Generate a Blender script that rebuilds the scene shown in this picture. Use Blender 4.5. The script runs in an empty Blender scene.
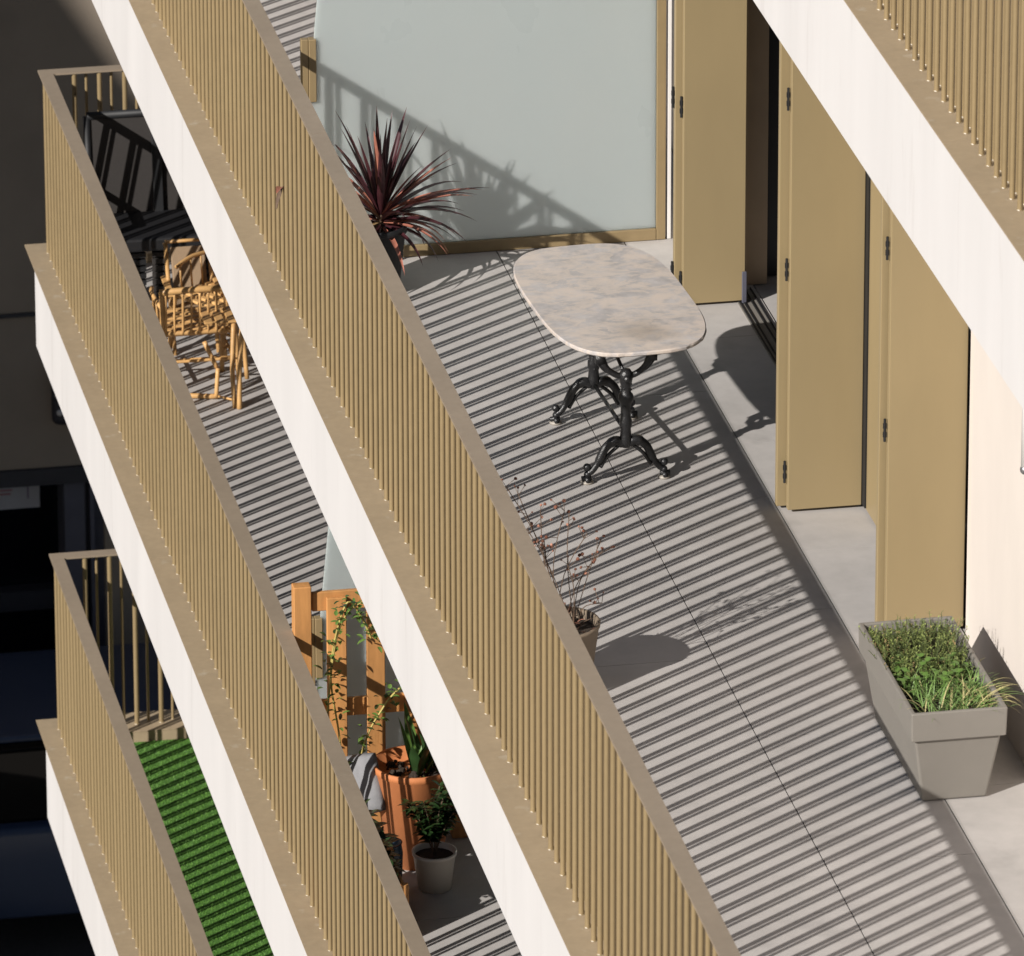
import bpy, bmesh, math, random
from mathutils import Vector, Matrix
R = random.Random(7)
scene = bpy.context.scene
COL = scene.collection
PI = math.pi

# ------------------------------------------------------------------ helpers
def link(name, bm, m, parent=None, smooth=False, loc=None):
    me = bpy.data.meshes.new(name)
    bm.normal_update(); bm.to_mesh(me); bm.free()
    for x in (m if isinstance(m, (list, tuple)) else [m]): me.materials.append(x)
    if smooth:
        for p in me.polygons: p.use_smooth = True
    o = bpy.data.objects.new(name, me); COL.objects.link(o)
    if parent: o.parent = parent
    if loc: o.location = loc
    return o

def tag(o, label=None, cat=None, group=None, kind=None):
    if label: o['label'] = label
    if cat: o['category'] = cat
    if group: o['group'] = group
    if kind: o['kind'] = kind
    return o

def thing(name, label, cat, loc=(0, 0, 0), rz=0, group=None):
    o = bpy.data.objects.new(name, None); COL.objects.link(o)
    o.empty_display_size = .1
    o.location = loc; o.rotation_euler = (0, 0, rz)
    return tag(o, label, cat, group)

BM = bmesh.new
def box(bm, x0, x1, y0, y1, z0, z1, mi=0, M=None):
    vs = [bm.verts.new((x, y, z)) for z in (z0, z1) for y in (y0, y1) for x in (x0, x1)]
    if M is not None:
        for v in vs: v.co = M @ v.co
    for f in ((0, 2, 3, 1), (4, 5, 7, 6), (0, 1, 5, 4), (2, 6, 7, 3), (0, 4, 6, 2), (1, 3, 7, 5)):
        bm.faces.new([vs[i] for i in f]).material_index = mi
    return vs

def bevel(bm, w, seg=2):
    bmesh.ops.bevel(bm, geom=bm.edges[:], offset=w, segments=seg, profile=.5, affect='EDGES', clamp_overlap=True)
    return bm

def bbox(x0, x1, y0, y1, z0, z1, w=.004):
    bm = BM(); box(bm, x0, x1, y0, y1, z0, z1); return bevel(bm, w)

def tube(bm, pts, rad, seg=10, mi=0, cap=True, sx=1.0):
    pts = [Vector(p) for p in pts]
    if not isinstance(rad, (list, tuple)): rad = [rad] * len(pts)
    rings = []; up = None
    for i, p in enumerate(pts):
        t = (pts[min(i + 1, len(pts) - 1)] - pts[max(i - 1, 0)]).normalized()
        if up is None:
            up = Vector((0, 0, 1)) if abs(t.z) < .9 else Vector((1, 0, 0))
        a = t.cross(up); 
        if a.length < 1e-5: a = t.cross(Vector((0, 1, 0)))
        a.normalize(); b = a.cross(t).normalized(); up = b
        rings.append([bm.verts.new(p + (a * math.cos(k * 2 * PI / seg) * sx + b * math.sin(k * 2 * PI / seg)) * rad[i]) for k in range(seg)])
    for i in range(len(rings) - 1):
        for k in range(seg):
            bm.faces.new((rings[i][k], rings[i][(k + 1) % seg], rings[i + 1][(k + 1) % seg], rings[i + 1][k])).material_index = mi
    if cap:
        bm.faces.new(rings[0][::-1]).material_index = mi; bm.faces.new(rings[-1]).material_index = mi

def smoothpts(pts, n=6):
    P = [Vector(p) for p in pts]; out = []
    for i in range(len(P) - 1):
        p0 = P[max(i - 1, 0)]; p1 = P[i]; p2 = P[i + 1]; p3 = P[min(i + 2, len(P) - 1)]
        for k in range(n):
            t = k / n
            out.append(.5 * ((2 * p1) + (p2 - p0) * t + (2 * p0 - 5 * p1 + 4 * p2 - p3) * t * t + (3 * p1 - p0 - 3 * p2 + p3) * t ** 3))
    out.append(P[-1]); return out

def lathe(bm, prof, c=(0, 0, 0), seg=36, mi=0):
    rings = []
    for r, z in prof:
        rings.append([bm.verts.new((c[0] + max(r, 1e-4) * math.cos(k * 2 * PI / seg), c[1] + max(r, 1e-4) * math.sin(k * 2 * PI / seg), c[2] + z)) for k in range(seg)])
    for i in range(len(rings) - 1):
        for k in range(seg):
            bm.faces.new((rings[i][k], rings[i][(k + 1) % seg], rings[i + 1][(k + 1) % seg], rings[i + 1][k])).material_index = mi
    return rings

def ball(bm, c, r, sub=1, mi=0, jitter=0):
    n = len(bm.verts)
    ret = bmesh.ops.create_icosphere(bm, subdivisions=sub, radius=r)
    for v in ret['verts']:
        v.co = Vector(c) + v.co * (1 + R.uniform(-jitter, jitter))
        for f in v.link_faces: f.material_index = mi

def leaf(bm, base, d, L, w, droop=.3, n=6, mi=0, fold=.25, tip=.0, twist=0):
    """a folded strip leaf that starts at base along d and droops"""
    p = Vector(base); d = Vector(d).normalized(); prev = None
    side0 = d.cross(Vector((0, 0, 1)))
    if side0.length < 1e-3: side0 = Vector((1, 0, 0))
    side0.normalize()
    if twist: side0 = Matrix.Rotation(twist, 3, d) @ side0
    for i in range(n + 1):
        t = i / n
        ww = w * (min(1, .45 + 2.2 * t) if t < .3 else 1.11 * (1 - ((t - .3) / .7) ** 1.7 * (1 - tip)))
        up = side0.cross(d).normalized()
        row = (bm.verts.new(p - side0 * ww / 2 + up * ww * fold), bm.verts.new(p), bm.verts.new(p + side0 * ww / 2 + up * ww * fold))
        if prev:
            for a, b in ((0, 1), (1, 2)):
                f = bm.faces.new((prev[a], prev[b], row[b], row[a])); f.material_index = mi; f.smooth = True
        prev = row
        p = p + d * (L / n)
        d = (d + Vector((0, 0, -droop / n * (0.4 + 1.6 * t)))).normalized()

# ------------------------------------------------------------------ materials
def mat(name, col, rough=.6, var=.08, scale=6, bump=0, bscale=80, metal=0, spec=.5, stretch=(1, 1, 1), var2=0, scale2=1.2, tint=None, obj_random=0):
    m = bpy.data.materials.new(name); m.use_nodes = True
    nt = m.node_tree; N = nt.nodes; Lk = nt.links
    b = N['Principled BSDF']
    b.inputs['Roughness'].default_value = rough; b.inputs['Metallic'].default_value = metal
    b.inputs['Specular IOR Level'].default_value = spec
    tc = N.new('ShaderNodeTexCoord'); mp = N.new('ShaderNodeMapping'); mp.inputs['Scale'].default_value = stretch
    Lk.new(tc.outputs['Object'], mp.inputs['Vector'])
    def noise(s, d=6, r=.6):
        n = N.new('ShaderNodeTexNoise'); n.inputs['Scale'].default_value = s; n.inputs['Detail'].default_value = d; n.inputs['Roughness'].default_value = r
        Lk.new(mp.outputs['Vector'], n.inputs['Vector']); return n
    n1 = noise(scale)
    mr = N.new('ShaderNodeMapRange'); mr.inputs['From Min'].default_value = .3; mr.inputs['From Max'].default_value = .7
    mr.inputs['To Min'].default_value = 1 - var; mr.inputs['To Max'].default_value = 1 + var
    Lk.new(n1.outputs['Fac'], mr.inputs['Value'])
    val = mr.outputs['Result']
    if var2:
        n2 = noise(scale2, 3)
        mr2 = N.new('ShaderNodeMapRange'); mr2.inputs['From Min'].default_value = .3; mr2.inputs['From Max'].default_value = .7
        mr2.inputs['To Min'].default_value = 1 - var2; mr2.inputs['To Max'].default_value = 1 + var2
        Lk.new(n2.outputs['Fac'], mr2.inputs['Value'])
        mu = N.new('ShaderNodeMath'); mu.operation = 'MULTIPLY'; Lk.new(val, mu.inputs[0]); Lk.new(mr2.outputs['Result'], mu.inputs[1]); val = mu.outputs[0]
    if obj_random:
        oi = N.new('ShaderNodeObjectInfo')
        mr3 = N.new('ShaderNodeMapRange'); mr3.inputs['To Min'].default_value = 1 - obj_random; mr3.inputs['To Max'].default_value = 1 + obj_random
        Lk.new(oi.outputs['Random'], mr3.inputs['Value'])
        mu = N.new('ShaderNodeMath'); mu.operation = 'MULTIPLY'; Lk.new(val, mu.inputs[0]); Lk.new(mr3.outputs['Result'], mu.inputs[1]); val = mu.outputs[0]
    mx = N.new('ShaderNodeVectorMath'); mx.operation = 'SCALE'; mx.inputs[0].default_value = col[:3]
    Lk.new(val, mx.inputs['Scale'])
    out = mx.outputs['Vector']
    if tint:
        n3 = noise(tint[1], 4)
        rp = N.new('ShaderNodeMapRange'); rp.inputs['From Min'].default_value = tint[2]; rp.inputs['From Max'].default_value = tint[2] + tint[3]
        Lk.new(n3.outputs['Fac'], rp.inputs['Value'])
        mc = N.new('ShaderNodeMix'); mc.data_type = 'RGBA'
        Lk.new(rp.outputs['Result'], mc.inputs['Factor']); Lk.new(out, mc.inputs['A']); mc.inputs['B'].default_value = (*tint[0], 1)
        out = mc.outputs['Result']
    Lk.new(out, b.inputs['Base Color'])
    if bump:
        n4 = noise(bscale, 5); bp = N.new('ShaderNodeBump'); bp.inputs['Strength'].default_value = bump; bp.inputs['Distance'].default_value = .004
        Lk.new(n4.outputs['Fac'], bp.inputs['Height']); Lk.new(bp.outputs['Normal'], b.inputs['Normal'])
    return m

M = {}
M['render'] = mat('white_render', (.605, .588, .580), .9, .03, 3, .25, 120, spec=.2, stretch=(1, .9, .12), var2=.03, scale2=2.5, tint=((.48, .455, .44), 9, .59, .28))
M['wall'] = mat('cream_render', (.62, .562, .510), .9, .03, 4, .3, 140, spec=.2, stretch=(1, 1, .4))
M['metal'] = mat('beige_metal', (.254, .187, .098), .42, .06, 14, .05, 60, spec=.5, var2=.04, obj_random=.05)
M['shutter'] = mat('shutter_metal', (.280, .214, .115), .45, .035, 5, .03, 40, spec=.4, var2=.04, stretch=(1, 1, .3))
M['coping'] = mat('coping_metal', (.35, .272, .178), .5, .06, 25, .06, 90, spec=.4, var2=.06, scale2=3, tint=((.44, .38, .29), 7, .62, .12))
M['rail'] = mat('handrail_metal', (.285, .228, .168), .5, .05, 22, .06, 120, spec=.4, var2=.06, scale2=2)
M['foot'] = mat('foot_seal', (.30, .235, .14), .35, .05, 40)
M['floor'] = mat('deck_tile', (.420, .398, .380), .75, .05, 14, .10, 220, spec=.3, var2=.08, scale2=2.2, tint=((.335, .318, .302), 3.1, .58, .2))
M['slab'] = mat('dark_concrete', (.05, .047, .044), .9, .1, 8)
M['iron'] = mat('cast_iron', (.012, .012, .013), .32, .25, 60, .5, 160, spec=.6)
M['capw'] = mat('pale_foot_pad', (.32, .29, .25), .5, .1, 30)
M['black'] = mat('black_plastic', (.009, .0095, .011), .6, .2, 10)
M['planter'] = mat('taupe_plastic', (.198, .183, .162), .55, .03, 9, .08, 260, spec=.4)
M['soil'] = mat('soil', (.035, .024, .016), .95, .4, 60, .8, 60)
M['wood'] = mat('orange_wood', (.47, .222, .072), .6, .26, 14, .25, 60, stretch=(1.0, 1.0, .16), obj_random=.16, tint=((.30, .11, .03), 12, .60, .15))
M['rattan'] = mat('honey_wood', (.55, .32, .125), .45, .15, 20, .1, 90, obj_random=.15)
M['sling'] = mat('brown_sling', (.26, .18, .11), .8, .06, 90, .2, 300)
M['blackchair'] = mat('black_mesh', (.008, .008, .0095), .6, .1, 90, .2, 200)
M['chairmesh'] = mat('dark_chair_mesh', (.04, .036, .034), .85, .1, 120, .3, 260, spec=.2)
M['terra'] = mat('terracotta', (.50, .175, .06), .75, .08, 8, .1, 120, tint=((.60, .28, .13), 5, .62, .15))
M['pvc'] = mat('pale_plastic', (.70, .65, .58), .45, .03, 8)
M['greycloth'] = mat('grey_cloth', (.22, .22, .23), .9, .07, 40, .3, 200)
M['bluepot'] = mat('blue_glaze', (.03, .055, .085), .18, .2, 12)
M['cord'] = mat('cordyline_dark', (.055, .017, .021), .33, .35, 14, spec=.6)
M['cord2'] = mat('cordyline_pink', (.33, .125, .085), .4, .3, 14, spec=.6)
M['cord3'] = mat('cordyline_dry', (.50, .33, .15), .6, .2, 14)
M['stem'] = mat('dry_stem', (.11, .07, .045), .8, .3, 40)
M['seed'] = mat('dry_seed', (.16, .06, .035), .8, .45, 40)
M['seedp'] = mat('pink_seed', (.40, .19, .13), .8, .3, 40)
M['drypot'] = mat('brown_pot', (.20, .155, .11), .65, .12, 12, .1, 90)
M['thyme'] = mat('thyme', (.21, .25, .07), .7, .35, 30)
M['thymed'] = mat('thyme_dark', (.09, .12, .035), .7, .35, 30)
M['thymeb'] = mat('thyme_brown', (.26, .19, .08), .7, .3, 30)
M['green'] = mat('green_leaf', (.095, .175, .035), .45, .25, 20)
M['chive'] = mat('chive', (.15, .25, .065), .45, .25, 20)
M['chivey'] = mat('chive_dry', (.42, .37, .17), .6, .2, 20)
M['darkgreen'] = mat('dark_leaf', (.022, .05, .015), .3, .3, 20, spec=.6)
M['vinestem'] = mat('vine_stem', (.42, .33, .09), .6, .2, 20)
M['tomato'] = mat('red_fruit', (.5, .04, .02), .3, .1, 20)
M['lawn'] = mat('turf_base', (.06, .16, .022), .9, .3, 60)
M['turf'] = mat('turf_blade', (.125, .28, .04), .6, .15, 9, var2=.08, scale2=1.5)
M['turf2'] = mat('turf_blade_dark', (.085, .20, .03), .6, .15, 9, var2=.08, scale2=1.5)
M['bgwall'] = mat('street_wall', (.25, .205, .16), .9, .06, 3, .2, 40, var2=.08, scale2=.8)
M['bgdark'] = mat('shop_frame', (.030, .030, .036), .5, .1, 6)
M['bgpillar'] = mat('shop_pillar', (.085, .085, .11), .5, .1, 6)
M['shopglass'] = mat('shop_glass', (.004, .005, .007), .12, .1, 3, spec=.25)
M['paper'] = mat('notice_paper', (.42, .42, .46), .7, .04, 6)
M['ink'] = mat('notice_ink', (.16, .13, .2), .7, .1, 6)
M['inkr'] = mat('notice_red', (.32, .10, .13), .7, .1, 6)
M['asphalt'] = mat('asphalt', (.05, .05, .052), .9, .2, 30, .4, 90)
M['paving'] = mat('pavement', (.16, .155, .15), .9, .12, 6, .2, 60)
M['car'] = mat('car_paint', (.028, .042, .08), .32, .03, 3, spec=.5)
M['carglass'] = mat('car_glass', (.003, .003, .003), .05, .05, 3, spec=.12)
M['rubber'] = mat('rubber', (.012, .012, .012), .8, .1, 20)
M['alloy'] = mat('alloy', (.4, .4, .42), .35, .05, 10, metal=.9)
M['house'] = mat('house_render', (.5, .44, .36), .9, .05, 3)
M['roof'] = mat('roof_tile', (.3, .13, .08), .8, .2, 14, .3, 30)
M['white'] = mat('white_enamel', (.66, .64, .62), .35, .02, 5)
M['jamb'] = mat('taupe_jamb', (.40, .295, .195), .6, .05, 6)
M['lens'] = mat('pale_lens', (.5, .48, .46), .3, .05, 10)

# marble
def marble():
    m = mat('old_marble', (.43, .40, .385), .42, .16, 16, .12, 70, spec=.4, var2=.16, scale2=5, tint=((.57, .495, .44), 7, .50, .14))
    nt = m.node_tree; N = nt.nodes; L = nt.links; b = N['Principled BSDF']
    src = b.inputs['Base Color'].links[0].from_socket
    tc0 = N.new('ShaderNodeTexCoord'); tc = N.new('ShaderNodeMapping'); tc.inputs['Scale'].default_value = (1, 2.2, 1); L.new(tc0.outputs['Object'], tc.inputs['Vector'])
    n = N.new('ShaderNodeTexNoise'); n.inputs['Scale'].default_value = 4.5; n.inputs['Detail'].default_value = 10; n.inputs['Roughness'].default_value = .68; n.inputs['Distortion'].default_value = .5
    L.new(tc.outputs['Vector'], n.inputs['Vector'])
    r = N.new('ShaderNodeValToRGB'); e = r.color_ramp.elements
    e[0].position = .46; e[0].color = (0, 0, 0, 1); e[1].position = .5; e[1].color = (1, 1, 1, 1)
    x = r.color_ramp.elements.new(.60); x.color = (0, 0, 0, 1)
    L.new(n.outputs['Fac'], r.inputs['Fac'])
    mm = N.new('ShaderNodeMath'); mm.operation = 'MULTIPLY'; mm.inputs[1].default_value = .75; L.new(r.outputs['Color'], mm.inputs[0])
    mx = N.new('ShaderNodeMix'); mx.data_type = 'RGBA'; L.new(mm.outputs[0], mx.inputs['Factor']); L.new(src, mx.inputs['A']); mx.inputs['B'].default_value = (.59, .50, .42, 1)
    # a worn brown ring stain near the front end
    sp = N.new('ShaderNodeVectorMath'); sp.operation = 'DISTANCE'; sp.inputs[1].default_value = (.12, -.33, .015)
    sc = N.new('ShaderNodeVectorMath'); sc.operation = 'ADD'; L.new(tc0.outputs['Object'], sc.inputs[0])
    n5 = N.new('ShaderNodeTexNoise'); n5.inputs['Scale'].default_value = 8; L.new(tc0.outputs['Object'], n5.inputs['Vector'])
    s5 = N.new('ShaderNodeVectorMath'); s5.operation = 'SCALE'; s5.inputs['Scale'].default_value = .12; L.new(n5.outputs['Color'], s5.inputs[0]); L.new(s5.outputs['Vector'], sc.inputs[1])
    L.new(sc.outputs['Vector'], sp.inputs[0])
    rr = N.new('ShaderNodeMapRange'); rr.inputs['From Min'].default_value = .04; rr.inputs['From Max'].default_value = .17; rr.inputs['To Min'].default_value = .55; rr.inputs['To Max'].default_value = 0
    L.new(sp.outputs['Value'], rr.inputs['Value'])
    m2 = N.new('ShaderNodeMix'); m2.data_type = 'RGBA'; L.new(rr.outputs['Result'], m2.inputs['Factor']); L.new(mx.outputs['Result'], m2.inputs['A']); m2.inputs['B'].default_value = (.27, .215, .16, 1)
    L.new(m2.outputs['Result'], b.inputs['Base Color'])
    return m
M['marble'] = marble()

def frosted():
    m = bpy.data.materials.new('frosted_glass'); m.use_nodes = True
    nt = m.node_tree; N = nt.nodes; L = nt.links
    b = N['Principled BSDF']; b.inputs['Base Color'].default_value = (.60, .66, .665, 1); b.inputs['Roughness'].default_value = .28
    b.inputs['Specular IOR Level'].default_value = .6
    b.inputs['Subsurface Weight'].default_value = 1; b.inputs['Subsurface Radius'].default_value = (1, 1, 1); b.inputs['Subsurface Scale'].default_value = .10
    tc = N.new('ShaderNodeTexCoord'); nz = N.new('ShaderNodeTexNoise'); nz.inputs['Scale'].default_value = 2.2; nz.inputs['Detail'].default_value = 5
    mp = N.new('ShaderNodeMapping'); mp.inputs['Scale'].default_value = (1, 1, .5); L.new(tc.outputs['Object'], mp.inputs['Vector']); L.new(mp.outputs['Vector'], nz.inputs['Vector'])
    cr = N.new('ShaderNodeMix'); cr.data_type = 'RGBA'; cr.inputs['A'].default_value = (.63, .74, .77, 1); cr.inputs['B'].default_value = (.72, .775, .77, 1)
    L.new(nz.outputs['Fac'], cr.inputs['Factor']); L.new(cr.outputs['Result'], b.inputs['Base Color'])
    rg = N.new('ShaderNodeMapRange'); rg.inputs['To Min'].default_value = .18; rg.inputs['To Max'].default_value = .42; L.new(nz.outputs['Fac'], rg.inputs['Value']); L.new(rg.outputs['Result'], b.inputs['Roughness'])
    t = N.new('ShaderNodeBsdfTranslucent'); t.inputs['Color'].default_value = (.78, .86, .84, 1)
    mx = N.new('ShaderNodeMixShader'); mx.inputs['Fac'].default_value = .46
    L.new(b.outputs['BSDF'], mx.inputs[1]); L.new(t.outputs['BSDF'], mx.inputs[2])
    L.new(mx.outputs['Shader'], N['Material Output'].inputs['Surface'])
    return m
M['frost'] = frosted()

# ------------------------------------------------------------------ camera, sun, sky
f_px = 8951.561; yaw, pit, rol = math.radians(10.72), math.radians(22.051), math.radians(-.129)
CAM = Vector((-5.681, -39.878, 13.792))
fw = Vector((math.sin(yaw) * math.cos(pit), math.cos(yaw) * math.cos(pit), -math.sin(pit)))
ri = Vector((math.cos(yaw), -math.sin(yaw), 0)); up = ri.cross(fw)
r2 = ri * math.cos(rol) + up * math.sin(rol); u2 = -ri * math.sin(rol) + up * math.cos(rol)
cd = bpy.data.cameras.new('camera'); cam = bpy.data.objects.new('camera', cd); COL.objects.link(cam)
mw = Matrix((r2, u2, -fw)).transposed().to_4x4(); mw.translation = CAM
cam.matrix_world = mw
cd.sensor_width = 36; cd.sensor_fit = 'HORIZONTAL'; cd.lens = f_px / 1024 * 36
cd.clip_start = 1; cd.clip_end = 2000
cd.dof.use_dof = True; cd.dof.focus_distance = 37.5; cd.dof.aperture_fstop = 10
scene.camera = cam
def px(p):
    d = Vector(p) - CAM; z = d.dot(fw)
    return 512 + f_px * d.dot(r2) / z, 478 - f_px * d.dot(u2) / z

sd = Vector((1.456, 1.09, -1)).normalized()
sl = bpy.data.lights.new('sun', 'SUN'); sl.energy = 5.0; sl.angle = math.radians(.5); sl.color = (1, .955, .90)
so = bpy.data.objects.new('sun', sl); COL.objects.link(so); so.location = (-20, -20, 30)
so.rotation_euler = sd.to_track_quat('-Z', 'Y').to_euler()
w = bpy.data.worlds.new('World'); scene.world = w; w.use_nodes = True
sk = w.node_tree.nodes.new('ShaderNodeTexSky'); sk.sky_type = 'NISHITA'; sk.sun_disc = False
sk.sun_elevation = math.asin(-sd.z); sk.sun_rotation = math.atan2(-sd.x, -sd.y)
bg = w.node_tree.nodes['Background']; bg.inputs['Strength'].default_value = .042
w.node_tree.links.new(sk.outputs['Color'], bg.inputs['Color'])
vs = scene.view_settings; vs.view_transform = 'Standard'; vs.look = 'None'; vs.gamma = 1; vs.exposure = .26

# ------------------------------------------------------------------ building dimensions (metres)
H = 2.725; YE = 3.79; YN = -14.0; ZF = -.05
XF = 2.13                      # facade plane of the lower storeys
GZ = -9.6                      # street level
BX, ROX, RIX = .0960, .078, .150   # outer face of bars, handrail edges
LV = [(2, 0.0, 0.0, XF), (1, 0.0, -H, XF), (0, 0.0, -2 * H, XF), (3, 1.541, H, 4.2)]
desc = {3: 'topmost, set back above the shutters', 2: 'middle one carrying the marble table', 1: 'lower one carrying wooden chairs and flower pots', 0: 'lowest one carrying the green turf'}

def balcony(lv, dx, z, xb):
    t = thing('balcony', 'white balcony slab with beige ledge, ' + desc[lv], 'balcony', (dx, 0, z), group='stacked balconies of the apartment block')
    xb -= dx
    bm = BM(); a = {2: .490, 1: .490, 0: .475, 3: .585}[lv]
    box(bm, .020, .17, YN, YE - .13, -a, -.008)
    if lv != 3: box(bm, .172, xb - .004, YE - .151, YE - .13, -a, -.008)
    bevel(bm, .004, 1); link('fascia', bm, M['render'], t)
    bm = BM(); box(bm, .172, xb - .002, YN, YE - .165, -.36, -.075); link('slab', bm, M['slab'], t)
    # coping sheets with seams
    y = YN; k = 0
    bm = BM()
    while y < YE + .1:
        y1 = min(y + 1.93, YE + .10)
        if y1 > YE + .05: y1 = YE + .10
        box(bm, 0, .215, y + .0015, y1 - .0015, -.0065, 0)
        if y1 > YE + .05: break
        y = y1
    if lv != 3: box(bm, .2165, xb - .004, YE - .158, YE + .10, -.0065, 0)
    link('coping', bm, M['coping'], t)
    bm = BM(); box(bm, .175, .2145, YN, YE - .152, -.072, -.008); box(bm, .216, xb - .006, YE - .156, YE - .153, -.072, -.008); link('curb', bm, M['coping'], t)
    # deck tiles
    if lv == 0: return t
    bm = BM()
    xs = [.222, 1.105, 1.678, xb - .006] if lv != 3 else [.222, 1.1, xb - .006]
    offs = [-8.30, -7.9, -7.30]
    for i in range(len(xs) - 1):
        L = 1.2 if lv == 2 else 1.2
        y = offs[i] - 6 * L
        while y < YE - .15:
            a, b = max(y, YN), min(y + L, YE - .16)
            if b - a > .02:
                g0 = .0019
                box(bm, xs[i] + (.0028 if i else 0), xs[i + 1] - .0028, a + g0, b - g0, -.073, ZF)
            y += L
    link('deck', bm, M['floor'], t)
    return t
for a in LV: balcony(*a)

# ------------------------------------------------------------------ railings
PITCH = .117
def bar_mesh(sx, sy):
    bm = BM(); n = 14
    a = [bm.verts.new((sx / 2 * math.cos(2 * PI * k / n), sy / 2 * math.sin(2 * PI * k / n), .001)) for k in range(n)]
    b = [bm.verts.new((v.co.x, v.co.y, .990)) for v in a]
    for k in range(n): bm.faces.new((a[k], a[(k + 1) % n], b[(k + 1) % n], b[k])).smooth = True
    fs = BM()
    for f in lathe(bm, [(.0, .0055), (sx * .56, .004), (sx * .64, .0008)], seg=10, mi=1): pass
    fs.free()
    me = bpy.data.meshes.new('baluster'); bm.to_mesh(me); bm.free()
    me.materials.append(M['metal']); me.materials.append(M['foot']); return me
ME_O = bar_mesh(.0212, .0260); ME_I = bar_mesh(.0165, .0165); ME_W = bar_mesh(.0236, .0236)
ME_EO = bar_mesh(.016, .016); ME_EI = bar_mesh(.026, .026)
def inview(p):
    x, y = px(p); return -15 < x < 1039 and -15 < y < 971
def railing(lv, dx, z, xb):
    t = thing('railing', 'beige bar railing on the balcony, ' + desc[lv], 'railing', (dx, 0, z), group='beige balcony railings')
    xb -= dx
    bm = BM(); y = YN
    segs = [YN, -9.0, -4.9, -.7, YE] if lv == 2 else [YN, -5.42, -4.79, -1.9, YE]
    for a, b in zip(segs[:-1], segs[1:]):
        end = b == YE
        box(bm, ROX, RIX, a + .001, (b - .0725 if end else b - .001), .990, 1.0)
    if lv != 3: box(bm, ROX, xb - .01, YE - .072, YE, .990, 1.0)
    else: box(bm, ROX, RIX, YE - .072, YE, .990, 1.0)
    link('handrail', bm, M['rail'], t)
    bars = []
    n = int((YE - .06 - YN) / PITCH)
    for i in range(n + 1):
        y = YE - .05 - i * PITCH
        if y < YN + .03: break
        bars.append((ME_O, (BX + .0111, y, 0)))
        if lv == 3 and i: bars.append((ME_W, (BX + .0111 + .030, y + PITCH / 2, 0)))
        elif i: bars.append((ME_I, (BX + .0111 + .030, y - .0085, 0)))
    ends = []
    if lv != 3:
        x = BX + .166; k = 0
        while x < xb - .04:
            ends.append((ME_EI if k % 2 == 0 else ME_EO, (x, YE - .055 if k % 2 == 0 else YE - .026, 0)))
            x += .066; k += 1
    ends = [e for e in ends if e[1][0] < .95]+[e for e in ends if e[1][0] >= .95]
    def key(b):
        p = Vector(b[1]) + Vector((dx, 0, z)); v = sum(inview(p + Vector((0, 0, h))) for h in (0, .33, .66, .99))
        return (-min(v, 1), (p - CAM).length)
    vis_end = ends[:11] if lv in (0, 1) else []
    rest_end = ends[11:] if lv in (0, 1) else ends
    bars.sort(key=key)
    own = vis_end + bars[:100 - len(vis_end)]
    rest = bars[100 - len(vis_end):] + rest_end
    for me, p in own:
        o = bpy.data.objects.new('baluster', me); COL.objects.link(o); o.parent = t; o.location = p
    bm = BM()
    for me, p in rest:
        k = len(bm.verts); bm.from_mesh(me); bm.verts.ensure_lookup_table()
        for v in bm.verts[k:]: v.co += Vector(p)
    o = link('balusters', bm, [M['metal'], M['foot']], t); o['kind'] = 'stuff'
    return t
for a in LV: railing(*a)

# ------------------------------------------------------------------ facade with door opening and room
fac = thing('apartment_building', 'cream rendered apartment block wall behind the shutters and grey planter', 'building', (XF, 0, 0))
T = .26
bm = BM()
zt = H - .37
def wbox(y0, y1, z0, z1): box(bm, 0, T, y0, y1, z0, z1)
for lv in (0, 1):
    zb = -2 * H + lv * H
    wbox(YN, YE + .02, zb - .07, zb + H - .0705)
wbox(YN, YE + .02, GZ, -2 * H - .0705)
box(bm, -.08, T, YN, -8.62, -.0698, zt); wbox(-8.618, -8.24, -.0700, zt); wbox(-4.20, YE + .02, -.07, zt)
wbox(-8.24, -4.20, 2.12, zt)
link('wall', bm, M['wall'], fac)
bm = BM()
box(bm, -.10, .055, -4.30, -4.205, ZF, 2.1)
j = link('door_jamb', bm, M['jamb'], fac)
bm = BM(); box(bm, .058, T + .3, -4.212, -4.202, ZF, 2.1); link('dark_interior_panel', bm, M['black'], fac)  # black panel over the wall end imitates the unlit interior in colour
bm = BM(); box(bm, .0, 4.0, -8.6, -3.0, -.30, -.056); link('room_floor', bm, M['floor'], fac)
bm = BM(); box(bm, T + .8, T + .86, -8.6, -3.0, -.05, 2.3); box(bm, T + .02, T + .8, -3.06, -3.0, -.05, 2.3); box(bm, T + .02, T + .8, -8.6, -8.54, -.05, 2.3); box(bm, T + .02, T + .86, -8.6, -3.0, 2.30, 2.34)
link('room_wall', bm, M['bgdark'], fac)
bm = BM()
for xx in (-.115, -.096, -.062, -.035): box(bm, xx, xx + .005, -6.88, -4.36, ZF + .001, ZF + .012)
link('door_track', bm, M['black'], fac)
bm = BM(); box(bm, -.12, -.025, -6.88, -4.36, ZF + .0005, ZF + .004); link('door_sill', bm, M['planter'], fac)
bm = BM()
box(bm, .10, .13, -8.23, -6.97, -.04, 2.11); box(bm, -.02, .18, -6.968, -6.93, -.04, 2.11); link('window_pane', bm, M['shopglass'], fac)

# unseen dark glazed doors, added to cut bounce light on the two lower storeys
for lv in (0, 1):
    zb = -2 * H + lv * H + ZF
    for k in range(6):
        y0 = -13.4 + k * 2.7
        bm = BM(); box(bm, -.05, -.001, y0, y0 + 2.4, zb + .02, zb + 2.12); fr = link('added_glazed_door', bm, M['bgdark'], fac)
        bm = BM()
        for a in (.06, 1.23): box(bm, -.056, -.0505, y0 + a, y0 + a + 1.11, zb + .10, zb + 2.05)
        link('pane', bm, M['shopglass'], fr)
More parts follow.
